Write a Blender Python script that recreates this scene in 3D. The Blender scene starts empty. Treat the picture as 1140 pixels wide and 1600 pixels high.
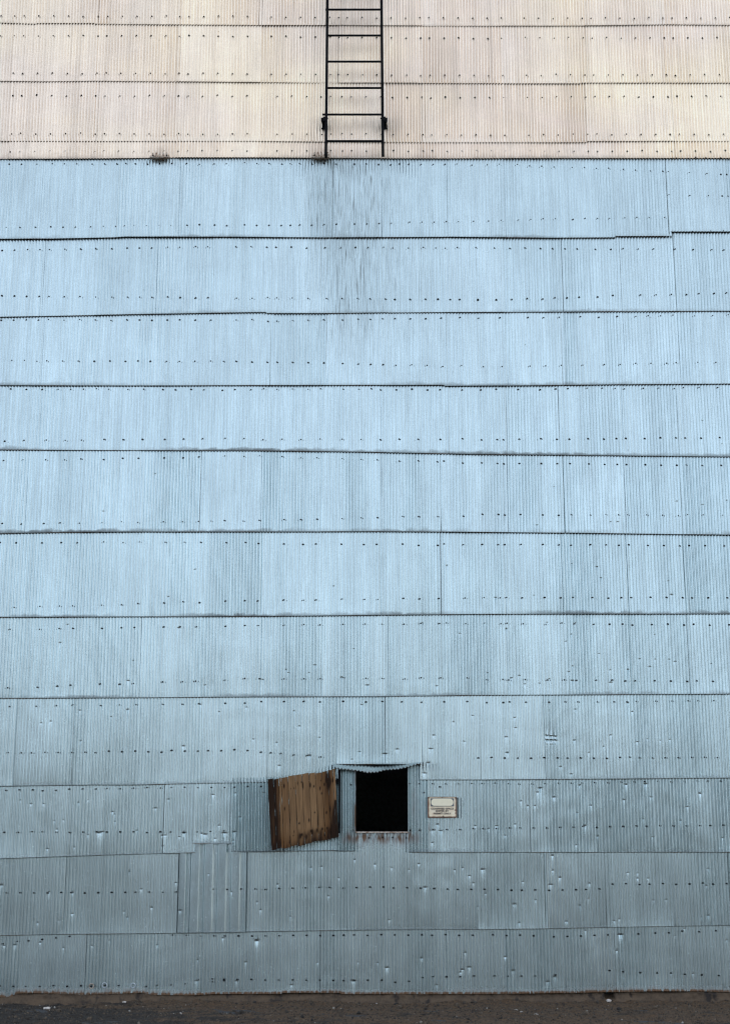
import bpy, bmesh, math, random
import numpy as np
from mathutils import Vector, Matrix
random.seed(7)
rng = np.random.default_rng(11)
PI = math.pi
S = bpy.context.scene
COL = S.collection

# ------------------------------------------------------------------ camera
F = 2318.0            # focal length in photo pixels (1140 x 1600)
PITCH = math.radians(13.2)
CD, CH = 14.6, 1.32   # distance to the wall, eye height
cp, sp = math.cos(PITCH), math.sin(PITCH)
cam = bpy.data.cameras.new('camera')
camo = bpy.data.objects.new('camera', cam); COL.objects.link(camo)
camo.location = (0, -CD, CH)
camo.rotation_euler = (PI/2 + PITCH, 0, 0)
cam.sensor_fit = 'VERTICAL'; cam.sensor_height = 24.0; cam.sensor_width = 24.0
cam.lens = 24.0 * F / 1600.0
cam.clip_end = 3000
S.camera = camo

# ------------------------------------------------------------------ light
SUN_EL, SUN_AZ = math.radians(20), math.radians(38)     # behind the building, a little to the right
w = bpy.data.worlds.new('World'); S.world = w; w.use_nodes = True
nt = w.node_tree
bg = nt.nodes['Background']; bg.inputs['Strength'].default_value = 0.12
sky = nt.nodes.new('ShaderNodeTexSky'); sky.sky_type = 'NISHITA'; sky.sun_disc = False
sky.sun_elevation = SUN_EL; sky.sun_rotation = SUN_AZ
sky.air_density = .7; sky.dust_density = 4.0; sky.ozone_density = .6
# a thin high veil of cloud over the blue
mx = nt.nodes.new('ShaderNodeMix'); mx.data_type = 'RGBA'; mx.inputs[7].default_value = (1.72, 1.84, 1.98, 1)
tc = nt.nodes.new('ShaderNodeTexCoord'); vn = nt.nodes.new('ShaderNodeTexNoise'); vn.inputs['Scale'].default_value = 2.2; vn.inputs['Detail'].default_value = 3
vr = nt.nodes.new('ShaderNodeMapRange'); vr.inputs[1].default_value = .35; vr.inputs[2].default_value = .65; vr.inputs[3].default_value = .60; vr.inputs[4].default_value = .78
nt.links.new(tc.outputs['Generated'], vn.inputs['Vector']); nt.links.new(vn.outputs['Fac'], vr.inputs[0]); nt.links.new(vr.outputs[0], mx.inputs[0])
nt.links.new(sky.outputs[0], mx.inputs[6]); nt.links.new(mx.outputs[2], bg.inputs[0])
sun = bpy.data.lights.new('sun', 'SUN'); sun.energy = 2.0; sun.angle = math.radians(0.5); sun.color = (1, .93, .84)
suno = bpy.data.objects.new('sun', sun); COL.objects.link(suno)
sd = Vector((math.sin(SUN_AZ)*math.cos(SUN_EL), math.cos(SUN_AZ)*math.cos(SUN_EL), math.sin(SUN_EL)))
suno.rotation_euler = (-sd).to_track_quat('-Z', 'Y').to_euler()
S.view_settings.view_transform = 'Standard'; S.view_settings.look = 'None'
S.view_settings.exposure = 2.55; S.view_settings.gamma = 1
S.render.engine = 'CYCLES'; S.cycles.pixel_filter_type = 'BLACKMAN_HARRIS'; S.cycles.filter_width = 1.25

# ------------------------------------------------------------------ helpers
def WP(u, v, d=0.0):
    """photo measurement (u, v) -> position X, Z on the plane d metres in front of the wall"""
    x = (np.asarray(u, float) - 570)/F; y = (800 - np.asarray(v, float))/F
    t = (CD - d)/(cp - y*sp)
    return x*t, CH + t*(sp + y*cp)
def MM(z):            # photo pixels per metre on the wall plane at height z
    return F/(CD*cp + (z-CH)*sp)
def ux(x, z):         # wall X,Z -> photo u
    return 570 + x*MM(z)
def link(o, parent=None):
    COL.objects.link(o)
    if parent is not None: o.parent = parent
    return o
def tag(o, label=None, cat=None, group=None, kind=None):
    if label: o['label'] = label
    if cat: o['category'] = cat
    if group: o['group'] = group
    if kind: o['kind'] = kind
    return o
def empty(name, loc=(0, 0, 0)):
    o = bpy.data.objects.new(name, None); o.location = loc; o.empty_display_size = .1
    return link(o)
def mesh_np(name, V, Q, mat, parent=None, attrs=None, smooth=True):
    me = bpy.data.meshes.new(name)
    V = np.asarray(V, np.float32); Q = np.asarray(Q, np.int32)
    me.vertices.add(len(V)); me.vertices.foreach_set('co', V.ravel())
    me.loops.add(Q.size); me.loops.foreach_set('vertex_index', Q.ravel())
    me.polygons.add(len(Q)); me.polygons.foreach_set('loop_start', np.arange(0, Q.size, Q.shape[1], dtype=np.int32))
    me.polygons.foreach_set('loop_total', np.full(len(Q), Q.shape[1], np.int32))
    me.polygons.foreach_set('use_smooth', np.full(len(Q), smooth))
    me.update(calc_edges=True); me.validate()
    for k, a in (attrs or {}).items():
        at = me.attributes.new(k, 'FLOAT', 'POINT'); at.data.foreach_set('value', np.asarray(a, np.float32).ravel())
    me.materials.append(mat)
    o = bpy.data.objects.new(name, me)
    return link(o, parent)
def bm_obj(name, bm, mat, parent=None, smooth=False, bevel=0):
    bmesh.ops.recalc_face_normals(bm, faces=bm.faces)
    me = bpy.data.meshes.new(name); bm.to_mesh(me); bm.free()
    for p in me.polygons: p.use_smooth = smooth
    me.materials.append(mat)
    o = link(bpy.data.objects.new(name, me), parent)
    if bevel:
        m = o.modifiers.new('b', 'BEVEL'); m.width = bevel; m.segments = 2; m.limit_method = 'ANGLE'
    return o
def box(bm, c, s, rot=None):
    m = Matrix.Translation(c)
    if rot: m = m @ rot
    m = m @ Matrix.Diagonal((s[0], s[1], s[2], 1))
    return bmesh.ops.create_cube(bm, size=1, matrix=m)['verts']
def tube(bm, a, b, r, n=12, r2=None):
    a, b = Vector(a), Vector(b); d = b - a
    q = d.to_track_quat('Z', 'Y').to_matrix().to_4x4()
    m = Matrix.Translation((a + b)/2) @ q
    return bmesh.ops.create_cone(bm, cap_ends=True, segments=n, radius1=r, radius2=r if r2 is None else r2, depth=d.length, matrix=m)['verts']
def ground_z(x, y):
    return 0*x
def snoise(x, z, seed, s):
    r = np.random.default_rng(seed); o = 0*x
    for k in range(7):
        a, b = r.normal(size=2)/s; o = o + np.sin(a*x + b*z + r.uniform(0, 6.28))
    return o/2.6

# ------------------------------------------------------------------ materials
class NT:
    def __init__(s, name):
        s.m = bpy.data.materials.new(name); s.m.use_nodes = True
        s.t = s.m.node_tree; s.b = s.t.nodes['Principled BSDF']; s.co = s.t.nodes.new('ShaderNodeTexCoord').outputs['Object']
    def lk(s, a, b): s.t.links.new(a, b)
    def n(s, ty, **kw):
        nd = s.t.nodes.new(ty)
        for k, v in kw.items(): setattr(nd, k, v)
        return nd
    def _in(s, sock, v):
        if hasattr(v, 'links'): s.lk(v, sock)
        else: sock.default_value = v
    def math(s, op, a, b=0.0, c=0.0, clamp=False):
        nd = s.n('ShaderNodeMath', operation=op, use_clamp=clamp)
        s._in(nd.inputs[0], a); s._in(nd.inputs[1], b); s._in(nd.inputs[2], c); return nd.outputs[0]
    def noise(s, scale=(1, 1, 1), sc=1.0, det=4, rough=.55, off=(0, 0, 0), dist=0):
        mp = s.n('ShaderNodeMapping'); s.lk(s.co, mp.inputs[0]); mp.inputs['Scale'].default_value = scale; mp.inputs['Location'].default_value = off
        nd = s.n('ShaderNodeTexNoise'); s.lk(mp.outputs[0], nd.inputs['Vector'])
        nd.inputs['Scale'].default_value = sc; nd.inputs['Detail'].default_value = det; nd.inputs['Roughness'].default_value = rough; nd.inputs['Distortion'].default_value = dist
        return nd.outputs['Fac']
    def rng(s, v, a, b, c=0.0, d=1.0):
        nd = s.n('ShaderNodeMapRange'); s._in(nd.inputs[0], v)
        for i, k in enumerate((a, b, c, d)): s._in(nd.inputs[i+1], k)
        return nd.outputs[0]
    def mix(s, f, a, b, mode='MIX'):
        nd = s.n('ShaderNodeMix', data_type='RGBA', blend_type=mode); s._in(nd.inputs[0], f)
        for k, v in ((6, a), (7, b)):
            if hasattr(v, 'links'): s.lk(v, nd.inputs[k])
            else: nd.inputs[k].default_value = (*v, 1)
        return nd.outputs[2]
    def attr(s, name): return s.n('ShaderNodeAttribute', attribute_name=name).outputs['Fac']
    def grey(s, v):
        c = s.n('ShaderNodeCombineColor')
        for i in range(3): s._in(c.inputs[i], v)
        return c.outputs[0]
    def bump(s, h, dist, strength=1):
        b = s.n('ShaderNodeBump'); s.lk(h, b.inputs['Height']); b.inputs['Distance'].default_value = dist; b.inputs['Strength'].default_value = strength
        s.lk(b.outputs[0], s.b.inputs['Normal'])
    def out(s, col=None, rough=None, metal=None):
        if col is not None:
            if hasattr(col, 'links'): s.lk(col, s.b.inputs['Base Color'])
            else: s.b.inputs['Base Color'].default_value = (*col, 1)
        if rough is not None: s._in(s.b.inputs['Roughness'], rough)
        if metal is not None: s._in(s.b.inputs['Metallic'], metal)
        return s.m

def sheet_material(name, ca, cb, metal, rough, warm=None, edgerust=1.0):
    m = NT(name)
    rnd = m.attr('rnd'); edge = m.attr('edge'); rust = m.attr('rust'); dark = m.attr('dark')
    base = m.mix(rnd, ca, cb)
    if warm: base = m.mix(m.rng(m.noise((.35, 1, .6), 1.0, 2), .45, .62), base, warm)
    st = m.noise((85, 85, .45), 1.0, 3, .7)             # long vertical streaks; bright ones paint in highlights like those on the crests
    st2 = m.noise((13, 13, .5), 1.0, 2, .5, (3, 1, 7))
    gr = m.noise((1, 1, .6), 130, 3, .7)                # zinc grain
    bl = m.noise((1, 1, .8), 1.6, 4, .6, (9, 2, 4))     # weather blotches
    k = m.math('MULTIPLY', m.rng(st, .28, .72, .86, 1.12), m.rng(st2, .3, .7, .94, 1.05))
    k = m.math('MULTIPLY', k, m.rng(gr, .25, .75, .80, 1.17))
    k = m.math('MULTIPLY', k, m.rng(bl, .3, .7, .93, 1.05))
    base = m.mix(1.0, base, m.grey(k), 'MULTIPLY')
    # dark drip marks
    dr = m.noise((210, 210, 2.0), 1.0, 3, .6, (5, 0, 2))
    df = m.math('MULTIPLY', m.rng(dr, .50, .72, 0, .75), dark, clamp=True)
    base = m.mix(m.rng(dark, .3, 1.1, 0, .13), base, (.12, .15, .15))
    base = m.mix(df, base, (.075, .078, .068))
    # grime collected above each lap, and thin rusty edge
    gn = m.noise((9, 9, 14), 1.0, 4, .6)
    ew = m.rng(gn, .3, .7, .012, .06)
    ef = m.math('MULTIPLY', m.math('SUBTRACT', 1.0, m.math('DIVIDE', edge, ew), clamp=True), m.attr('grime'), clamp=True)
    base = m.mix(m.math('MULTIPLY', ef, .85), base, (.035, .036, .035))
    rn = m.noise((30, 30, 9), 1.0, 4, .65, (1, 1, 1))
    re = m.math('MULTIPLY', m.rng(edge, .005, .0025, 0.0, edgerust), m.rng(m.noise((2.2, 2.2, 2.2), 1, 3), .48, .58), clamp=True)
    rf = m.math('MAXIMUM', re, m.math('MULTIPLY', m.rng(rn, .35, .65), rust, clamp=True))
    base = m.mix(rf, base, (.17, .095, .05))
    allf = m.math('MAXIMUM', m.math('MAXIMUM', df, ef), rf)
    met = m.math('MULTIPLY', metal, m.math('SUBTRACT', 1.0, m.math('MULTIPLY', allf, .9)))
    ro = m.math('ADD', rough, m.math('ADD', m.math('MULTIPLY', m.math('SUBTRACT', gr, .5), .12), m.math('MULTIPLY', allf, .3)), clamp=True)
    m.bump(m.math('ADD', gr, m.math('MULTIPLY', bl, 3.0)), .00022, .3)
    return m.out(base, ro, met)

M_BLUE = sheet_material('galvanised_sheet', (.485, .58, .59), (.515, .61, .62), .92, .24)
M_PALE = sheet_material('pale_aluminium_sheet', (.88, .735, .60), (.95, .80, .655), .80, .38, (1.0, .84, .64), edgerust=.25)

def simple(name, col, rough=.6, metal=0.0, var=.25, scale=20, bumpd=0):
    m = NT(name); n = m.noise((1, 1, 1), scale, 4, .6)
    c = m.mix(1.0, col, m.grey(m.rng(n, .25, .75, 1-var, 1+var)), 'MULTIPLY')
    if bumpd: m.bump(n, bumpd, 1)
    return m.out(c, rough, metal)
M_BLACK = simple('black_painted_steel', (.006, .006, .007), .85, .0, .4, 40); M_BLACK.node_tree.nodes['Principled BSDF'].inputs['Specular IOR Level'].default_value = .15
M_NAIL = simple('dark_fastener', (.008, .008, .009), .9, .0, .3, 60); M_NAIL.node_tree.nodes['Principled BSDF'].inputs['Specular IOR Level'].default_value = .1
M_INT = simple('dark_interior', (.02, .02, .02), .9)
M_SIDE = simple('plain_sheet', (.55, .6, .64), .5, .6)
m = NT('rusty_metal')
n1 = m.noise((1, 1, 1), 45, 4, .65)
M_RUST = m.out(m.mix(m.rng(n1, .42, .6), (.62, .54, .45), (.24, .13, .07)), .75, .2)
# concrete
m = NT('dirty_concrete')
n1 = m.noise((1, 1, 2), 7, 6, .65); n2 = m.noise((1, 1, 1), 60, 3, .6); n3 = m.noise((3, 3, 1), 3, 4, .6, (4, 4, 4))
c = m.mix(m.rng(n1, .35, .65), (.10, .066, .040), (.04, .027, .017))
c = m.mix(m.rng(n2, .3, .7, 0, .6), c, (.12, .085, .055)); c = m.mix(m.rng(n3, .56, .66), c, (.02, .015, .012))
m.bump(n2, .004, 1); M_CONC = m.out(c, .9)
# ground
m = NT('dirt_and_old_asphalt')
n1 = m.noise((.8, 3.0, 1), 1.3, 5, .6); n2 = m.noise((1, 1, 1), 45, 4, .7); n3 = m.noise((1, 1, 1), 130, 3, .7, (3, 3, 3))
sx = m.n('ShaderNodeSeparateXYZ'); m.lk(m.co, sx.inputs[0])
asp = m.math('ADD', m.rng(sx.outputs[0], -3.2, -.5, .30, -.06), m.math('ADD', n1, m.rng(sx.outputs[1], -.15, -.8, -.16, .03)))
c = m.mix(m.rng(asp, .52, .62), (.080, .048, .025), (.021, .016, .012))
c = m.mix(1.0, c, m.grey(m.rng(n2, .3, .7, .35, 1.7)), 'MULTIPLY')
c = m.mix(1.0, c, m.grey(m.rng(n3, .3, .7, .55, 1.45)), 'MULTIPLY')
m.bump(m.math('ADD', n2, n3), .012, 1); M_GROUND = m.out(c, .95)
# pebbles
m = NT('pebble_stone')
oi = m.attr('rnd'); cr = m.mix(oi, (.018, .016, .014), (.10, .075, .052))
M_PEB = m.out(m.mix(m.rng(oi, .982, .995), cr, (.4, .38, .35)), .9)
M_STONE = simple('pale_stone', (.5, .46, .42), .9, 0, .3, 60)
# wood
m = NT('weathered_boards')
r = m.attr('rnd'); s_ = m.attr('stain'); g = m.noise((90, 90, 3.2), 1, 5, .6, dist=.3); g2 = m.noise((30, 30, 1.4), 1, 3, .6, (2, 2, 2))
c = m.mix(r, (.165, .088, .042), (.33, .20, .10))
c = m.mix(1.0, c, m.grey(m.math('MULTIPLY', m.rng(g, .25, .75, .55, 1.4), m.rng(g2, .3, .7, .75, 1.25))), 'MULTIPLY')
c = m.mix(m.attr('warm'), c, (.13, .06, .022))
c = m.mix(m.math('MULTIPLY', m.rng(m.math('ADD', s_, m.math('MULTIPLY', m.math('SUBTRACT', g2, .5), 1.3)), .32, .72), .95, clamp=True), c, (.022, .012, .008))
m.bump(g, .003, 1); m.b.inputs['Specular IOR Level'].default_value = .12; M_WOOD = m.out(c, .9)
# sign
m = NT('faded_sign_enamel')
n1 = m.noise((1, 1, 1), 22, 5, .65); e = m.attr('edge'); sm = m.noise((6, 6, 40), 1, 3, .6)
c = m.mix(m.rng(n1, .35, .7), (.98, .87, .66), (.92, .74, .50))
rf = m.rng(m.math('ADD', e, m.math('MULTIPLY', m.math('SUBTRACT', n1, .5), .9)), .42, .8)
c = m.mix(rf, c, (.17, .075, .04)); M_SIGN = m.out(c, .4, .0)
M_CREAM = simple('faded_yellow_enamel', (.99, .90, .66), .4, 0, .05, 30)
M_SIGNDK = simple('faded_dark_enamel', (.10, .12, .14), .6, 0, .3, 60)
M_TEXT = simple('faded_lettering', (.10, .075, .07), .7, 0, .5, 160)

# ------------------------------------------------------------------ the building
PT = 0.032
bld = empty('metal_building', (0, 0, 0))
tag(bld, 'tall building clad in corrugated metal sheets, pale cream above and blue-grey galvanised below', 'building')

def pl(s):   # "x:y ..." polyline
    a = [tuple(map(float, t.split(':'))) for t in s.split()]
    return np.array([p[0] for p in a]), np.array([p[1] for p in a])
def ev(p, u): return np.interp(u, p[0], p[1])
LAPS = [pl('0:-232 1140:-228'), pl('0:-142 1140:-138'), pl('0:-52 1140:-50'),
 pl('0:37 60:39 61:38 150:38 152:39 280:40 400:41 530:41 700:42 908:42 910:41.5 1035:40 1140:41'),
 pl('0:128 70:129 150:128 280:129 400:130 530:131 650:131 656:131.5 800:132 905:132 907:131 1040:131 1140:131'),
 pl('0:222 100:222 280:222 400:222 500:223 650:224 800:224 912:224 915:222.5 1045:222 1140:222'),
 pl('0:250 100:250 200:249 280:248 400:248 530:249 700:249.5 800:249 1045:249 1140:249'),
 pl('0:375.5 80:375 185:373 200:372 360:372 520:373 700:372 860:373.5 955:373 957:371 1041:371 1042:364 1140:364'),
 pl('0:497 150:494 222:492.5 334:490.5 400:489.5 417:489.5 418:491 510:491 600:489.8 605:490 680:489.3 740:489.3 1050:487.7 1140:487.5'),
 pl('0:603.5 200:604 400:603.5 690:603 695:604.5 787:604 900:603 970:602 1140:601'),
 pl('0:704 300:705 400:705.5 540:707 600:708 740:711 900:712.5 1060:714 1140:715'),
 pl('0:835 38:834 100:833 220:832 400:832 600:831.5 740:832.5 900:834 1050:836 1140:837'),
 pl('0:965.5 200:964.5 400:964 500:963 600:962 740:960.5 1140:960'),
 pl('0:1092 200:1091 330:1090 400:1089.5 600:1089 740:1087 950:1086 1140:1085'),
 pl('0:1229 150:1227 210:1227 300:1225 400:1223 527:1221 658:1219 740:1219 900:1218 1140:1216'),
 pl('0:1342 150:1337 160:1336.5 290:1333 363:1331 400:1331 530:1329 640:1332 800:1332 1140:1332'),
 pl('0:1462 100:1460 300:1458 385:1456 600:1453 740:1452.5 860:1451 1000:1448 1140:1446'),
 pl('-60:1556 0:1557 14:1558.5 22:1557 30:1552 60:1551.5 100:1552.5 130:1554 200:1552 225:1551 240:1554 300:1555 336:1553 440:1552.5 442:1551 530:1551 535:1553 750:1553 900:1551 940:1550 1000:1549 1020:1548.5 1100:1549 1140:1550')]
D_STEP = 129
SEAMS = {3: [22,153,279,406,530,655,780,908,1034], 4: [20,152,279,405,529,656,782,909,1036], 5: [17,149,277,404,500,600,660,785,915,1046], 6: [16,148,277,404,500,600,660,787,918,1048],
 7: [63,185,275,359,439,520,592,701,785,873,955,1041], 8: [63,150,240,334,422,510,603,695,782,878,965,1053], 9: [62,155,242,334,423,510,605,697,787,880,970,1060],
 10: [42,130,221,314,405,505,590,700,787,874,968,1060], 11: [38,130,220,315,405,502,590,690,788,880,970,1065], 12: [29,124,221,314,405,500,590,690,785,880,975,1068],
 13: [20,118,215,312,405,505,602,694,788,882,982,1076], 14: [22,118,215,315,412,505,603,655,750,846,945,1040], 15: [57,157,257], 16: [22,98,200,290,385,460,550,640,745,850,945,1045],
 17: [32,130,225,310,400,495,592,690,790,875,960,1060]}
# dents: (u, v, size)
DJ = [(123,192,1),(187,213,1),(262,213,.8),(467,205,1.2),(524,190,.6),(670,262,1),(683,275,1),(685,318,1),(925,238,1.2),(1003,187,1),(325,315,.8),(380,310,.6),(340,365,.8),(526,398,1),(445,470,1),(285,480,1.3),(590,385,2.0),(606,380,2.2),(968,400,1),(968,465,1.2),(985,400,1),(1095,385,2.6),(1068,410,.9),(12,695,2),(295,735,1.2),(433,740,1.4),(840,718,1.4),(902,828,1.1),(433,865,.9),(228,918,1.1),(353,903,.7),(738,850,1),(758,886,1.2),(1046,680,.9),(1072,845,1.5),(770,615,1),(28,1055,1),(92,1050,2.2),(243,1035,1),(380,1065,1.1),(548,1055,.8),(653,1023,.8),(935,1050,1),(815,370,1)]
DK = [(126,160,1.1),(260,150,.9),(425,148,1),(163,342,1),(60,390,1.6),(80,395,1.5),(140,420,1),(195,385,2.6),(255,380,2.2),(245,430,1),(287,292,1),(507,690,1.2),(705,590,1.2),(768,585,1),(870,652,.9),(810,760,1),(388,795,.9),(408,842,1),(583,880,1),(965,545,1),(1085,572,1),(100,630,.7),(236,735,1),(385,1020,2),(185,1010,1)]
DL = [(922,120,2.2),(910,145,1.2),(810,197,1),(850,225,1),(893,225,1.2),(1007,175,.9),(315,335,1.4),(288,370,1.6),(335,372,1.6),(285,445,1),(540,345,1.2),(617,362,1),(665,345,1.2),(716,400,.9),(775,335,1),(45,592,.9),(147,602,.9),(205,570,1),(417,605,1),(465,592,.9),(505,640,1.2),(528,683,1.2),(583,602,2),(600,745,.8),(242,708,2.1),(823,675,.8),(770,808,1.7),(895,783,.9),(985,692,1.8),(996,520,1.7),(1040,650,1.4),(998,608,1),(553,822,.9),(798,918,1),(1078,910,.9),(30,900,1),(480,1095,1.6),(718,1120,1),(220,1125,1)]
DMm = [(92,175,1),(312,223,1.1),(230,266,1.1),(508,190,1.3),(522,100,1.2),(637,95,1.3),(668,173,1.1),(960,153,1.4),(883,230,1.3),(843,312,1.1),(277,342,1.4),(352,405,1.2),(225,458,1.1),(678,410,1),(1092,415,1),(620,303,.8),(245,103,1),(1007,598,1.1),(530,622,1.1),(588,625,1),(588,655,1.1),(652,655,1.1),(300,685,1.3),(245,815,1.6),(297,775,1),(680,785,1),(758,780,.9),(447,907,1),(480,897,.8),(965,885,1),(1005,875,1.4),(165,910,1),(265,905,1),(993,698,1.2),(280,965,1.1),(487,990,2),(810,995,.8),(1115,1022,.9)]
DG = [(270,440,1.1),(303,360,1.2),(797,375,1.4),(572,610,1.6),(570,738,1.8),(752,237,1.1),(818,900,1.6),(497,770,.8),(185,798,.8),(228,790,.9),(358,742,1),(362,878,.8),(915,630,1),(1098,728,1),(977,748,.9),(257,637,1),(535,627,1),(1128,870,.9),(595,520,.7),(870,115,1.2),(895,715,1)]
DH = [(262,540,1.1),(237,575,1),(135,560,1),(145,575,.8),(30,605,1.2),(380,595,1.6),(495,630,1.6),(345,190,1),(848,97,1.2),(435,468,.7),(470,717,1),(103,988,1.3),(237,942,1.8),(92,885,.9),(193,812,.9),(282,862,.9),(426,960,1.2),(460,925,1),(572,935,2.4),(628,915,1.4),(790,853,1.2),(777,912,2),(765,975,1.8),(748,1022,1.8),(878,793,1),(925,880,.9),(963,765,.8),(1112,860,1.4),(1115,930,1.2),(740,352,.9),(905,400,.8),(1027,575,.9),(803,633,.9),(1112,380,.9),(170,745,1)]
DI = [(95,240,1.6),(143,378,1.2),(545,103,1.4),(563,152,1),(433,88,.7),(862,167,.9),(877,228,1.8),(265,232,.8),(325,350,.9),(450,352,.9),(432,403,.9),(408,435,.8),(735,512,1.3),(802,405,.9),(805,515,1.1),(866,515,1),(893,525,1),(1053,535,1),(780,548,1.2),(420,570,1.3),(438,545,.8),(605,563,1),(683,560,1.3),(165,598,1.3),(200,588,1),(225,625,1),(333,602,1.1),(435,610,1.4),(607,618,1.5),(290,622,.9),(555,490,.8),(185,820,1),(445,875,1),(510,930,1),(575,902,.9),(607,852,1.1),(725,882,1),(770,870,.8),(827,875,.8),(870,872,.8),(383,993,1.2),(430,1025,1.2),(450,737,1),(703,748,1),(683,708,1.2),(147,930,1),(180,775,.8),(293,1087,1.8),(470,1073,1),(760,1070,1.1),(357,1128,.8),(1003,1110,.9),(675,1070,.9)]
DP = [(35,225,1),(320,240,1.8),(30,350,2),(265,350,1.5),(385,115,2),(590,375,1),(957,350,2),(985,240,.9),(1100,243,1.1),(745,242,.8)]
DQ = [(16,272,1.9),(220,217,1),(462,285,1.8),(502,270,2),(450,300,1),(762,290,2),(716,208,1),(967,355,1.6),(1008,325,1.9),(310,375,1)]
DR = [(160,115,2.2),(128,258,1),(805,460,1),(732,62,1),(605,460,.8)]
DD = [(640,155,1.2),(573,72,.8),(692,972,1.1),(463,1140,1.4)]
DF_ = [(228,398,1.1),(785,275,1),(1013,735,1.4),(1100,840,1),(683,868,1),(900,1095,1.2),(1122,1090,1.2),(606,1187,1.2),(638,1187,1.2),(1015,1110,1),(280,1200,1),(355,1030,.8)]
DENTS = []
for L, x0, y0, s in ((DJ,0,1200,3.8),(DK,300,1200,3.8),(DL,600,1200,3.8),(DMm,840,1200,3.8),(DG,0,850,2.85),(DH,400,850,2.85),(DI,740,850,2.85),(DP,300,1440,3.8),(DQ,600,1440,3.8),(DR,940,1440,5.7),(DD,0,400,2.85),(DF_,740,400,2.85)):
    DENTS += [(x0+a/s, y0+b/s, k) for a, b, k in L]
# a few in the pale sheets
DENTS += [(819,78,1.6),(874,60,1),(851,55,1.2),(1051,63,1.6),(1004,85,.8),(1028,80,1),(898,15,1),(1012,18,1.4),(960,8,.8),(460,5,1.2),(342,50,1.6),(530,30,1.2),(455,95,1),(575,110,.8),(996,190,.7),(680,145,1.1),(485,165,1.2),(682,15,1)]
DX, DZ = WP([d[0] for d in DENTS], [d[1] for d in DENTS]); DS = np.array([d[2] for d in DENTS])
DA = rng.uniform(.7, 1.2, len(DS))

def grime_amt(ci): return {7:.9, 8:.35, 9:.7, 10:.9, 11:1.0, 12:.9, 13:.7, 14:.45, 15:.35, 16:.3, 6:.25}.get(ci, .12)

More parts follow.
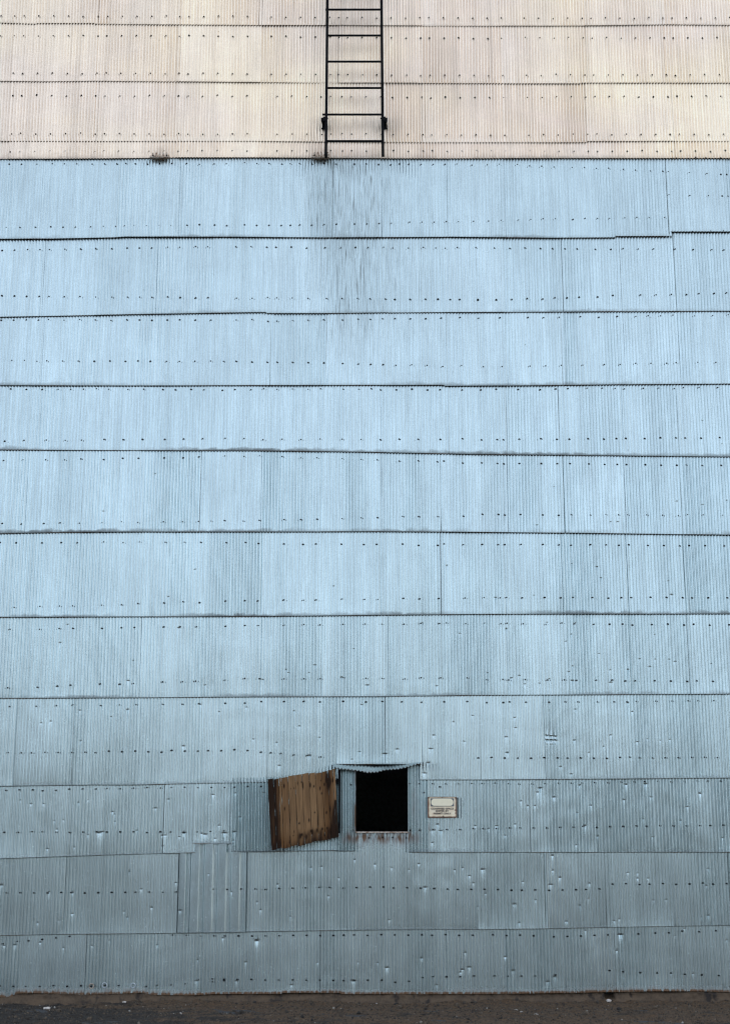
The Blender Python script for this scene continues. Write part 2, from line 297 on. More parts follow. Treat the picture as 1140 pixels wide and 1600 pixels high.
def make_sheet(x0, x1, topf, botf, ph, amp, doff, tilt, ci, seed, overlap=.05, dbot=.027, dtop=.010, lift=0.0, xs=None, prof=None):
    """one corrugated sheet; topf/botf give the visible top and bottom edge in photo rows"""
    if xs is None:
        n = max(4, int(round((x1-x0)/PT*8))); xs = np.linspace(x0, x1, n+1)
    zb_m = WP(570, botf(570))[1]
    umid = ux(xs, WP(570, (topf(570)+botf(570))/2)[1])
    zt = WP(570, topf(umid))[1] + overlap; zb = WP(570, botf(umid))[1]
    ztm, zbm = float(zt.mean()), float(zb.mean()); H = ztm - zbm
    t = list(np.linspace(0, 1, max(4, int(H/.055)))) + [.006, .012, .02, .035, .97]
    sel = (DX > x0-.03) & (DX < x1+.03) & (DZ > zbm-.02) & (DZ < ztm - overlap + .02)
    idx = np.where(sel)[0]
    for i in idx:
        for k in (.014, .007, .003, 0, -.004, -.009, -.018, -.03, -.05, -.075): t.append((DZ[i] + k*DS[i]**.5 - zbm)/H)
    t = np.array(sorted(t)); t = t[(t >= 0) & (t <= 1)]; t = t[np.r_[True, np.diff(t) > .0022]]
    T, X = np.meshgrid(t, xs, indexing='ij')
    Z = zb[None, :]*(1-T) + zt[None, :]*T
    zmid = (zbm+ztm)/2
    Xw = X + tilt*(Z - zmid)
    am = amp*(1 + .13*snoise(X, Z*.03, seed+5, .12))
    ph_ = 2*PI*(X + ph)/PT
    kk = .85 if ci < 7 else .5
    if prof is None: c = (1-kk)*np.cos(ph_) + kk*(2.2*np.abs(np.cos(ph_/2))**.9 - 1.2)
    else: c = prof(X)[0] if isinstance(prof(X), tuple) else prof(X)
    d = dbot*(1-T) + dtop*T + doff + am*c
    d += (.0010 if ci < 13 else .0006)*snoise(X, Z, seed, .22) + .0003*snoise(X, Z, seed+1, .07)
    d += lift*np.exp(-T*H/.10)
    for i in idx:
        s = DS[i]; r = .0085*s**.8*DA[i]
        dx = (X - DX[i])/r; dz = Z - DZ[i]
        L = .020*s**1.1
        pz = np.where(dz > 0, np.clip(1 - dz/(.0045*s**.5), 0, 1), np.exp(dz/L))
        px = np.exp(-dx**2)
        d = d - .0031*s**.6*pz*px
    # crumpled square
    gx, gz = WP(860, 1155); rr = np.exp(-((X-gx)/.055)**6 - ((Z-gz)/.05)**6)
    d = d + rr*(.005*np.sign(np.sin((Z-gz)*2*PI/.042+1+14*(X-gx))) * (.5+.5*np.sin(X*150)) - .002)
    nr, nc = T.shape
    V = np.stack([Xw, -d, Z], -1)
    # folded thickness at the bottom edge
    Vb = V[0].copy(); Vb[:, 1] += .0022
    V = np.concatenate([Vb[None], V], 0)
    edge = (Z - zb[None, :]); edge = np.concatenate([edge[:1], edge], 0)
    nr += 1
    i = np.arange(nr*nc).reshape(nr, nc)
    Q = np.stack([i[:-1, :-1], i[:-1, 1:], i[1:, 1:], i[1:, :-1]], -1).reshape(-1, 4)
    U = ux(V[..., 0], V[..., 2]); Y = 800 - F*(((V[..., 2]-CH)*cp - CD*sp)/(CD*cp + (V[..., 2]-CH)*sp))
    g = lambda a, m_, s_: np.exp(-((a-m_)/s_)**2)
    sg = lambda a: 1/(1+np.exp(-np.clip(a, -40, 40)))
    dark = (g(U, 548, 52)*sg((520-Y)/25)*sg((Y-250)/3)*1.0 + .55*g(U, 500, 16)*g(Y, 300, 50) + .35*g(U, 640, 50)*g(Y, 400, 110)*.6
            + .9*g(Y, 195, 13)*sg((Y-180)/3)*(g(U, 505, 17)+g(U, 600, 24)+.5*g(U, 552, 60))
            + .14*sg((Y-255)/5)*sg((1100-Y)/40) + .10)
    dark = dark + .5*g(U, 862, 10)*g(Y, 1140, 12)
    rust = (g(Y, 1309, 9)*sg((U-536)/4)*sg((650-U)/4)*1.4 + .5*g(U, 648, 5)*g(Y, 1260, 45) + .9*g(U, 670, 1.6)*g(Y, 1293, 5)
            + 2.6*(ci == 17)*sg((.019-edge)/.003) + .25*g(Y, 249, 2))
    rust = rust + (ci < 7)*.35*g(Y, 240, 9)*(g(U, 250, 18)+g(U, 500, 18))
    r1 = np.random.default_rng(seed+99).uniform(0, 1)
    if ci < 7: r1 = min(1, max(0, .35*r1 + .5*(x0+4)/8))
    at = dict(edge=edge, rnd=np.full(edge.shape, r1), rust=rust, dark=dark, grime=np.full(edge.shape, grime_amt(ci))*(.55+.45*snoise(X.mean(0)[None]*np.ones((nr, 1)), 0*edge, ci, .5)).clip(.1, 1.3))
    return V.reshape(-1, 3), Q, {k: a.ravel() for k, a in at.items()}

def join(parts):
    Vs, Qs, As, n = [], [], {}, 0
    for V, Q, A in parts:
        Vs.append(V); Qs.append(Q+n); n += len(V)
        for k, a in A.items(): As.setdefault(k, []).append(a)
    return np.concatenate(Vs), np.concatenate(Qs), {k: np.concatenate(a) for k, a in As.items()}

XL = 5.7
for ci in range(1, 18):
    top, bot = LAPS[ci-1], LAPS[ci]
    zc = WP(570, (ev(top, 570)+ev(bot, 570))/2)[1]
    sm = SEAMS.get(ci) or [22+127*k for k in range(9)]
    st = 129 if ci < 7 else 93
    us = list(sm)
    lim0, lim1 = ux(-XL, zc), ux(XL, zc)
    tops = {}
    segs = []
    if ci == 15:
        # special pieces round the hatch opening: (u0, u1, top row, bottom row, amp factor)
        left = [57, 157, 257]
        while left[0] > lim0: left.insert(0, left[0]-93)
        for a, b in zip(left[:-1], left[1:]): segs.append((a, b, None, None, 1))
        segs += [(257, 303, None, None, .8), (303, 363, None, 1318.5, 1.1), (363, 440, None, None, 2.5), (440, 528, None, None, 1.6),
                 (526, 555.3, 1196, 1330, 2.5), (637, 668, 1196, 1332, 1.9)]
        right = [668, 735, 830, 925, 1020, 1115]
        while right[-1] < lim1: right.append(right[-1]+93)
        for a, b in zip(right[:-1], right[1:]): segs.append((a, b, None, None, 1.15))
    else:
        while us[0] > lim0: us.insert(0, us[0]-st)
        while us[-1] < lim1: us.append(us[-1]+st)
        for a, b in zip(us[:-1], us[1:]):
            t_, b_, am = None, None, 1
            if ci == 16 and (a, b) == (550, 640): t_, am, a = 1299.3, 1.0, 541
            if ci == 16 and (a, b) == (460, 550): am = 1.2
            if ci == 14:
                if a == 505: segs.append((505, 528, None, None, 1)); a = 526; b_ = 1194.5
                if a == 603: b_ = 1194.5
            segs.append((a, b, t_, b_, am))
    parts = []
    phc = rng.uniform(0, PT); tl = rng.normal(0, .0015)
    for k, (a, b, t_, b_, am) in enumerate(segs):
        x0 = (a-570)/MM(zc); x1 = (b-570)/MM(zc)
        ov = .0 if b in (555.3,) else .022
        um = (a+b)/2
        def topf(u, t_=t_): return (0*u + t_) if t_ else ev(top, np.asarray(u, float))
        def botf(u, b_=b_, a=a, b=b): return (0*u + b_) if b_ else ev(bot, np.clip(np.asarray(u, float), a+.5, b-.5))
        sd_ = 1000*ci + k
        base_amp = (.0042 if 7 <= ci <= 9 else .0040)*am
        if ci < 7: base_amp = .0064
        if ci >= 11: base_amp *= 1.25
        gx_ = um/1140
        amp = base_amp*rng.uniform(.92, 1.08)*(.92+.2*gx_)
        parts.append(make_sheet(x0, x1+ov, topf, botf, phc + rng.normal(0, .002), amp, .0020*(k % 2) + rng.uniform(0, .001) + (.009 if ci == 15 and 300 < a < 440 else .006 if ci == 15 and a == 257 else 0), tl + rng.normal(0, .0012), ci, sd_,
                     overlap=(.05 if t_ is None else .0), lift=rng.uniform(-.002, .004) + (.004 if b_ == 1318.5 else 0), dbot={6:.026, 7:.028, 8:.022, 9:.024, 10:.022, 11:.026, 12:.024, 13:.022, 14:.022, 15:.021, 16:.021, 17:.026}.get(ci, .016), dtop=.008))
    groups_ = [parts] if ci != 15 else [[p for p, g_ in zip(parts, segs) if g_[0] < 600], [p for p, g_ in zip(parts, segs) if g_[0] > 600]]
    for pp in groups_:
        V, Q, A = join(pp)
        o = mesh_np('siding_course', V, Q, M_PALE if ci < 7 else M_BLUE, bld, A)
        if ci < 7: o['label'] = 'course of pale cream corrugated sheets'
        elif ci == 17: o['label'] = 'lowest galvanised course with rusty bottom edge'
        else: o['label'] = 'course of blue-grey galvanised corrugated sheets'

# box-profile repair panel
def prof(X):
    u = ux(X, WP(570, 1385)[1]); p = ((u-284)/21.0) % 1.0
    return (np.clip((np.abs(p-.5)-.10)/.13, 0, 1))*2-1
zc = WP(570, 1388)[1]
x0, x1 = (280-570)/MM(zc), (384.5-570)/MM(zc)
xs = np.linspace(x0, x1, 160)
pt = make_sheet(x0, x1, lambda u: 0*u+1308, lambda u: 0*np.asarray(u, float)+1457.8-(np.asarray(u, float)-280)*.01, 0, .0080, .013, 0, 16, 3, xs=xs, prof=prof, overlap=0, dbot=.022, dtop=.004)
V, Q, A = pt; A['rnd'] = A['rnd']*0+1
o = mesh_np('patch_panel', V, Q, M_BLUE, bld, A); o['label'] = 'wide-ribbed repair panel'

# bent-out lip over the hatch opening
ue = np.array([521, 531, 552, 562, 573, 589, 601, 622, 636, 650, 657.]); ve = np.array([1199, 1201.6, 1203.7, 1205, 1207.6, 1206.8, 1203.4, 1202, 1198.8, 1194.5, 1192.8])
uu = np.array([521, 560, 588, 608, 629, 657.]); vu = np.array([1194, 1196, 1197.4, 1196.5, 1195, 1190.5])
us = np.linspace(521, 657.5, 230); rows = []
for j, s in enumerate(np.linspace(0, 1, 9)):
    dep = .028 + .085*s**.8*(.8+.2*np.sin((us-521)/136*PI)) + .0015*snoise(us, us*0+s*20, 5, 9)
    v = np.interp(us, uu, vu)*(1-s)+np.interp(us, ue, ve)*s
    v = v + .95*np.sin((us)*2*PI/5.35)*(.5+.5*s) + .9*snoise(us, us*0+s*9, 9, 5)*s*(1-s)*2
    x, z = WP(us, v, dep); rows.append(np.stack([x, -dep, z], -1))
rows.append(rows[-1]+np.array([0, .0, .004])); 
V = np.stack(rows); nr, nc = V.shape[:2]; i = np.arange(nr*nc).reshape(nr, nc)
Q = np.stack([i[:-1, :-1], i[:-1, 1:], i[1:, 1:], i[1:, :-1]], -1).reshape(-1, 4)
e = np.linspace(.1, .0, nr)[:, None]*np.ones((1, nc))
o = mesh_np('bent_lip', V.reshape(-1, 3), Q, M_BLUE, bld, dict(edge=e, rnd=0*e+.3, rust=np.clip(.12-e, 0, .1)*3, dark=0*e+.3, grime=0*e+.7))

# opening: sheet-metal returns, sill, dark room
Lx, Zb = WP(555, 1299.5); Rx, Zt = WP(637.5, 1196)
Lx = float((555-570)/MM(float(Zb))); Rx = float((637.8-570)/MM(float(Zb))); Zb = float(Zb); Zt = float(Zt)+.01
for xq in (Lx-.002, Rx+.002):
    bm = bmesh.new(); box(bm, (xq, .022, (Zb+Zt)/2), (.008, .138, Zt-Zb)); bm_obj('opening_frame', bm, M_BLUE, bld)
bm = bmesh.new(); box(bm, ((Lx+Rx)/2, .030, Zb-.006), (Rx-Lx-.004, .124, .012))
bm_obj('sill', bm, M_RUST, bld)
# inner wall with the hole, and the room behind
WB, WTOP = .11, 12.9
bm = bmesh.new()
def slab(xa, xb, za, zb, ya=.03, yb=.16): box(bm, ((xa+xb)/2, (ya+yb)/2, (za+zb)/2), (xb-xa, yb-ya, zb-za))
slab(-XL, Lx-.006, WB-.02, WTOP); slab(Rx+.006, XL, WB-.02, WTOP); slab(Lx-.006, Rx+.006, WB-.02, Zb-.012); slab(Lx-.006, Rx+.006, Zt, WTOP)
bm_obj('inner_wall', bm, M_INT, bld)
DEP = 9.0
bm = bmesh.new()
for xx in (-XL-.02, XL+.02):
    bm = bmesh.new()
    n = 140; yy = np.linspace(.0, DEP, n*2+1); vs = []
    for k, y_ in enumerate(yy):
        dx = .012*(1 if k % 2 else -1)
        vs.append((bm.verts.new((xx+dx, y_, WB)), bm.verts.new((xx+dx, y_, WTOP))))
    for a, b in zip(vs[:-1], vs[1:]): bm.faces.new((a[0], b[0], b[1], a[1]))
    bm_obj('side_wall', bm, M_SIDE, bld)
bm = bmesh.new(); box(bm, (0, DEP+.03, (WB+WTOP)/2), (2*XL+.1, .06, WTOP-WB)); bm_obj('back_wall', bm, M_SIDE, bld)
bm = bmesh.new()
vs = [bm.verts.new(p) for p in ((-XL-.2, -.2, WTOP+.01), (XL+.2, -.2, WTOP+.01), (XL+.2, DEP/2, WTOP+1.1), (-XL-.2, DEP/2, WTOP+1.1), (XL+.2, DEP+.2, WTOP+.01), (-XL-.2, DEP+.2, WTOP+.01))]
bm.faces.new((vs[0], vs[1], vs[2], vs[3])); bm.faces.new((vs[3], vs[2], vs[4], vs[5])); bm.faces.new((vs[0], vs[3], vs[5])); bm.faces.new((vs[1], vs[4], vs[2])); bm.faces.new((vs[0], vs[5], vs[4], vs[1]))
bm_obj('roof', bm, M_SIDE, bld)

# foundation strip: rough concrete
nx, nz = 900, 12
xs = np.linspace(-XL-.1, XL+.1, nx); sec = [(.02, .125), (-.004, .119), (-.012, .108), (-.020, .088), (-.034, .06), (-.06, .035), (-.075, .015), (-.10, -.02)]
X = np.repeat(xs[None], len(sec), 0); Yv = np.array([s[0] for s in sec])[:, None] + 0*X; Zv = np.array([s[1] for s in sec])[:, None]+0*X
wob = .008*snoise(X, Zv*8, 3, .03) + .008*snoise(X, Zv*8, 4, .3)
Yv = Yv + wob*(np.arange(len(sec))[:, None] > 0); Zv = Zv + .4*wob*(np.arange(len(sec))[:, None] > 0) - .006*(snoise(X, 0*X, 8, .11) > .9)
hx = float((951-570)/MM(.1)); hole = np.exp(-((X-hx)/.045)**8); k_ = np.arange(len(sec))[:, None]
Yv = Yv + hole*.09*((k_ > 0) & (k_ < 5)); 
V = np.stack([X, Yv, Zv], -1).reshape(-1, 3); i = np.arange(len(V)).reshape(X.shape)
Q = np.stack([i[:-1, :-1], i[1:, :-1], i[1:, 1:], i[:-1, 1:]], -1).reshape(-1, 4)
mesh_np('foundation', V, Q, M_CONC, bld)

# ------------------------------------------------------------------ fasteners
A_, B_, C_ = (0, 0, 2.85), (400, 0, 2.85), (800, 0, 3.353)
D_, E_, F_ = (0, 400, 2.85), (400, 400, 2.85), (740, 400, 2.85)
G_, H_, I_ = (0, 850, 2.85), (400, 850, 2.85), (740, 850, 2.85)
J_, K_, L_, M_ = (0, 1200, 3.8), (300, 1200, 3.8), (600, 1200, 3.8), (840, 1200, 3.8)
P_, Q_, R_, N_ = (300, 1440, 3.8), (600, 1440, 3.8), (940, 1440, 5.7), (0, 1460, 5.7)
R = [
(A_,'6,67,109,174,240,306,371,438,481,546,611,677,741,801,842,908,973,1037,1102','70 73'),(B_,'68,133,198,263,328,367,406,472,536,600,665,728,768,833,898,963,1027,1090','76 80'),(C_,'61,137,213,289,365,411,487,562,638,714,787,835,910,986,1062,1138','96 93'),
(A_,'4,65,106,172,238,305,371,438,477,543,608,674,740,799,842,906,972,1036,1102','158 160'),(B_,'68,133,198,264,330,370,408,472,537,602,668,732,771,837,900,966,1030,1091','163 170'),(C_,'67,143,219,294,371,417,493,569,645,720,794,841,918,994,1070','199 196'),
(A_,'60,102,168,234,301,367,433,474,539,604,670,736,798,838,905,970,1035,1101','325 327'),(B_,'68,134,199,265,331,366,408,474,537,603,670,732,774,839,905,969,1034,1097','329 336'),(C_,'74,150,228,304,379,425,502,578,655,731,805,853,930,1006,1083','393 390'),
(A_,'58,97,165,232,298,364,427,469,535,601,667,733,796,839,903,969,1035,1101','425 427'),(B_,'95,160,226,289,332,382,424,490,555,606,672,737,778,842,908,973,1037,1100','428 434'),(C_,'78,155,231,308,384,432,508,585,662,738,813,861,937,1013,1090','510 502'),
(A_,'53,93,160,226,293,360,425,466,532,598,665,731,796,837,903,969,1035,1101','594 596'),(B_,'94,161,226,293,333,383,425,490,558,610,676,742,781,848,913,978,1043,1106','596 600'),(C_,'86,163,239,318,394,442,520,597,673,750,825,874,951,1028,1105','706 702'),
(A_,'47,90,157,225,292,425,465,530,598,665,732,794,837,901,969,1035,1101','675 671'),(B_,'94,161,226,333,385,425,490,612,678,742,783,848,914,980,1046,1110','672 673'),(C_,'91,169,245,323,397,446,523,601,679,756,832,881,957,1035,1113','792 790'),(C_,'858,921,958,1012,1090','827 824'),
(A_,'42,98,166,234,288,343,411,466,521,561,603,657,711,766,832,888,954,1008,1089','730 728'),(B_,'4,58,115,152,193,248,302,355,437,490,545,599,638,680,734,788,841,893,960,1028,1082','727 733'),(C_,'26,90,153,217,312,377,439,503,580,643,721,786,815,925,1018,1091,1121','863 913'),(C_,'819,929,1026,1097,1126','1020 1028'),(C_,'941,1037,1103','1212 1209'),
(A_,'30,89,158,227,282,338,405,461,516,556,598,653,709,762,832,888,956,1010,1089','1013 1001'),(B_,'3,58,113,154,196,249,304,358,438,493,548,602,683,738,792,846,900,967,1034,1089','1005 982'),(C_,'32,96,160,225,318,381,446,509,588,651,715,796','1148 1139'),
(A_,'11,67,124,179,221,290,359,427,498,567,621,677,747,801,871,925,1050,1118','1113 1097'),(B_,'47,88,157,226,308,377,443,499,567,608,677,744,799,841,895,977,1059,1128','1100 1106'),(C_,'65,146,209,274,338,433,516,579,659,739,852,947,1044,1107','1300 1308'),
(D_,'9,65,120,176,219,287,357,427,499,568,622,677,747,803,872,927,1053,1123','178 188'),(E_,'51,92,161,231,313,382,451,506,575,617,684,753,809,863,906,987,1068','186 195'),(F_,'18,99,168,237,306,360,414,468,550,618,741,810,878,946,1001,1069,1124','196 162'),
(D_,'6,62,119,173,217,286,356,425,495,565,621,677,745,801,871,940,1052,1122','284 284'),(E_,'52,93,162,231,300,384,453,508,562,618,687,755,824,908','288 274'),(F_,'21,116,241,310,379,474,556,638,720,775,830,885,981,1062,1131','275 263'),
(D_,'54,110,166,209,279,349,420,490,559,615,671,742,799,868,938,995,1051,1121','467 469'),(E_,'49,93,162,232,302,386,456,511,566,622,692,761,830,914','471 490'),(F_,'42,125,249,319,388,484,580,650,719,787,857,899,995,1076','494 473'),
(D_,'48,119,190,260,316,373,430,485,570,640,725,781,851,909,991,1047,1118','592 595'),(E_,'34,93,162,231,287,387,456,512,553,624,693,763,819,917','591 595'),(F_,'31,99,197,295,364,419,503,572,628,669,753,822,891,932,1001,1084','595 585'),
(D_,'22,108,207,291,363,464,549,634,734,818,903,1003,1087','823 811'),(E_,'31,116,200,285,383,467,552,636,720,819,917','816 815'),(F_,'33,102,130,201,297,368,424,507,577,633,675,759,829,898,939,1009,1093','818 808'),
(D_,'18,104,204,289,361,461,546,617,732,817,887,1001,1087','910 892'),(E_,'16,116,199,270,383,467,538,636,720,805,834,918','889 920'),(F_,'34,103,132,202,299,371,427,511,580,637,678,762,832,902,943,1013,1098','921 932'),
(D_,'11,97,196,269,355,456,542,614,728,813,884,940,999,1083','1192 1179'),(E_,'14,125,198,270,382,467,539,651,722,807,921','1177 1156'),(F_,'36,108,136,207,306,377,431,516,586,643,683,768,839,909,950,1020,1106','1150 1154'),
(D_,'0,73,188,274,346,463,549,621,736,821,893,1007,1092','1276 1275'),(E_,'10,124,209,266,379,479,537,652,723,808,837,922','1280 1285'),(F_,'38,109,138,210,308,379,433,519,589,646,688,773,843,915,957,1028,1113','1283 1291'),
(G_,'64,179,266,324,453,541,614,729,815,889,1005,1091','282 252'),(H_,'9,124,211,268,383,483,542,656,728,814,929','252 240'),(I_,'45,117,145,216,315,387,442,528,599,657,698,784,855,927,969,1042,1126','238 238'),
(G_,'46,177,264,324,453,541,600,730,803,876,1005,1091','380 364'),(H_,'11,126,213,285,386,485,559,658,732,816,846,932','362 352'),(I_,'48,120,147,219,320,391,448,534,604,662,704,791,862,934,977,1048,1135','353 360'),
(G_,'35,166,256,314,447,535,595,725,813,871,1003,1090','640 602'),(H_,'15,125,213,285,388,488,561,662,734,821,938','600 596'),(I_,'56,128,155,228,328,402,457,545,617,675,717,804,876,948,991,1062','603 611'),
(G_,'45,164,253,326,447,532,606,723,811,884,1003,1090','723 709'),(H_,'23,125,213,285,388,488,562,650,737,836,940','702 702'),(I_,'57,131,158,231,333,404,461,548,622,679,720,808,880,952,995,1067','706 698'),
(G_,'38,96,141,201,260,320,379,424,484,542,602,660,719,765,824,882,928,986,1045,1104','931 918'),(H_,'23,67,112,170,229,289','926 948'),(I_,'20,79,138,196,255,313,372,416,473,532,589,648,691,734,792,850,908,968,1025,1083','953 950'),
(J_,'35,114,194,256,335,414,494,573,637,715,794,874,953,1016,1095','134 114'),(K_,'33,114,192,254,334,411','117 113'),(K_,'947','102 102'),(L_,'147,206,285,363,440,518,578,656,736,796,873','93 94'),(L_,'327,238','112 146'),(M_,'39,118,196,256,334,412,490,568,629,706,785,864,941,1002,1080','91 75'),
(J_,'29,111,192,251,333,412,493,573,634,713,794,873,953,1016,1092','380 380'),(K_,'34,113,192,256,336,413','377 370'),(K_,'952','372 372'),(L_,'152,209,288,369,447,526,585,664,743,803,882','369 354'),(M_,'49,127,206,265,345,424,502,581,642,720,799,877,957,1019,1096','352 340'),
(K_,'1050,1130','412 412'),(L_,'50,130','415 415'),
(J_,'38,119,200,282,365,424,504,585,665,746,808,888,969,1048,1097','743 735'),(K_,'41,126,210,292,373,433,514,594,673,754,815,895,974,1054,1133','722 709'),(L_,'53,134,214,294,374,435,515,594,674,755,818,898','711 724'),(M_,'66,145,225,283,362','725 720'),(M_,'440,520,600,660,740,819,898,977,1038,1118','690 685'),
(J_,'21,104,168,250,333,414','1040 1000'),(J_,'1026,1107','990 996'),(K_,'49,130,192,275,355,434,516,599,679,760,839,901,963,1043,1124','1000 990'),(L_,'63,144,225,285,364,444,525,644,726,806,886','990 994'),(M_,'94,175,254,335,415,490,595,696,775,854,956,1054','1003 966'),
(N_,'3,126,228,351,475,597,721,816,937,1062','464 454'),((0,1400,2.85),'654,701,763,825,946,996','403 376'),(P_,'41,121,188,268,350,433,513,596,677,758,838,901,964,1045,1127','343 350'),(Q_,'67,150','357 354'),(Q_,'231,291,371,452,535,655,736,815,898,1017','330 318'),(R_,'69,188,340,491,614,736,888,1040','440 479')]
pts = []
for (x0, y0, s), xs_, ys_ in R:
    xs_ = [float(a) for a in xs_.split(',')]; ya, yb = map(float, ys_.split())
    for a in xs_:
        f = 0 if len(xs_) == 1 else (a-xs_[0])/(xs_[-1]-xs_[0])
        pts.append((x0+a/s, y0+(ya+(yb-ya)*f)/s + random.gauss(0, .5)))
# the rows carry on past the frame on both sides and above it
rows_y = [25, 55.5, 115, 149, 209, 237, 256, 354, 390, 465, 500, 566, 608, 687, 717, 814, 850, 940, 979, 1066, 1100, 1176, 1232, 1297, 1388, 1462, 1540]
for y_ in rows_y:
    gap = 22
    for u in np.arange(-gap*.7, -220, -gap): pts.append((float(u), y_+random.gauss(0, .8)))
    for u in np.arange(1140+gap*.9, 1360, gap): pts.append((float(u), y_+random.gauss(0, .8)))
for y_ in (-35, -70, -125, -160):
    for u in np.arange(-200, 1340, 23): pts.append((float(u), y_+random.gauss(0, .3)))
pts = [p for p in pts if not (556 < p[0] < 636 and 1196 < p[1] < 1300) and not (419 < p[0] < 529 and 1203 < p[1] < 1326)]
def depth_at(v, u):
    for ci in range(1, 18):
        if ev(LAPS[ci], u) > v:
            a, b = ev(LAPS[ci-1], u), ev(LAPS[ci], u); f = (v-a)/(b-a)
            return .010 + .017*f + .004
    return .03
def fastener_geo():
    bm = bmesh.new()
    tube(bm, (0, .004, 0), (0, -.0025, 0), .0078, 14, .0066); tube(bm, (0, -.002, 0), (0, -.0075, 0), .0046, 6)
    bmesh.ops.recalc_face_normals(bm, faces=bm.faces)
    me = bpy.data.meshes.new('fastener'); bm.to_mesh(me); bm.free(); me.materials.append(M_NAIL); return me
fm = fastener_geo()
vis = [p for p in pts if 0 <= p[0] <= 1140 and 0 <= p[1] <= 1600]
vis.sort(key=lambda p: -p[1]); ind = set(vis[:100])
for u, v in vis[:100]:
    dd = depth_at(v, u); x, z = WP(u, v, dd)
    o = bpy.data.objects.new('fastener', fm); o.location = (x, -dd, z); o.rotation_euler = (random.gauss(0, .1), random.uniform(0, 6), random.gauss(0, .1)); s = random.uniform(.88, 1.12); o.scale = (s, 1, s)
    link(o, bld)
fv = np.array([v.co[:] for v in fm.vertices]); tri = []
bm = bmesh.new(); bm.from_mesh(fm); bmesh.ops.triangulate(bm, faces=bm.faces); tri = np.array([[v.index for v in f.verts] for f in bm.faces]); bm.free()
Vs, Ts = [], []; n = 0
for p in pts:
    if p in ind: continue
    u, v = p; dd = depth_at(v, u); x, z = WP(u, v, dd); s = random.uniform(.88, 1.12)
    Vs.append(fv*np.array([s, 1, s]) + np.array([float(x), -dd, float(z)])); Ts.append(tri+n); n += len(fv)
o = mesh_np('fasteners', np.concatenate(Vs), np.concatenate(Ts), M_NAIL, bld, smooth=False); o['kind'] = 'stuff'; o['label'] = 'small dark fastener heads in rows along the laps'
# three large ring washers near the ground
for u, v in ((143, 1541), (163.5, 1539.5), (208, 1540)):
    bm = bmesh.new(); x, z = WP(u, v, .036)
    n = 28; rr = (.017, .019, .023, .025); dp = (.0, .004, .004, .0); rings = []
    for r_, d_ in zip(rr, dp): rings.append([bm.verts.new((float(x)+r_*math.cos(2*PI*k/n), -.033-d_, float(z)+r_*math.sin(2*PI*k/n))) for k in range(n)])
    for a, b in zip(rings[:-1], rings[1:]):
        for k in range(n): bm.faces.new((a[k], a[(k+1) % n], b[(k+1) % n], b[k]))
    bm_obj('washer_ring', bm, M_RUST if u == 143 else M_SIDE, bld, smooth=True)

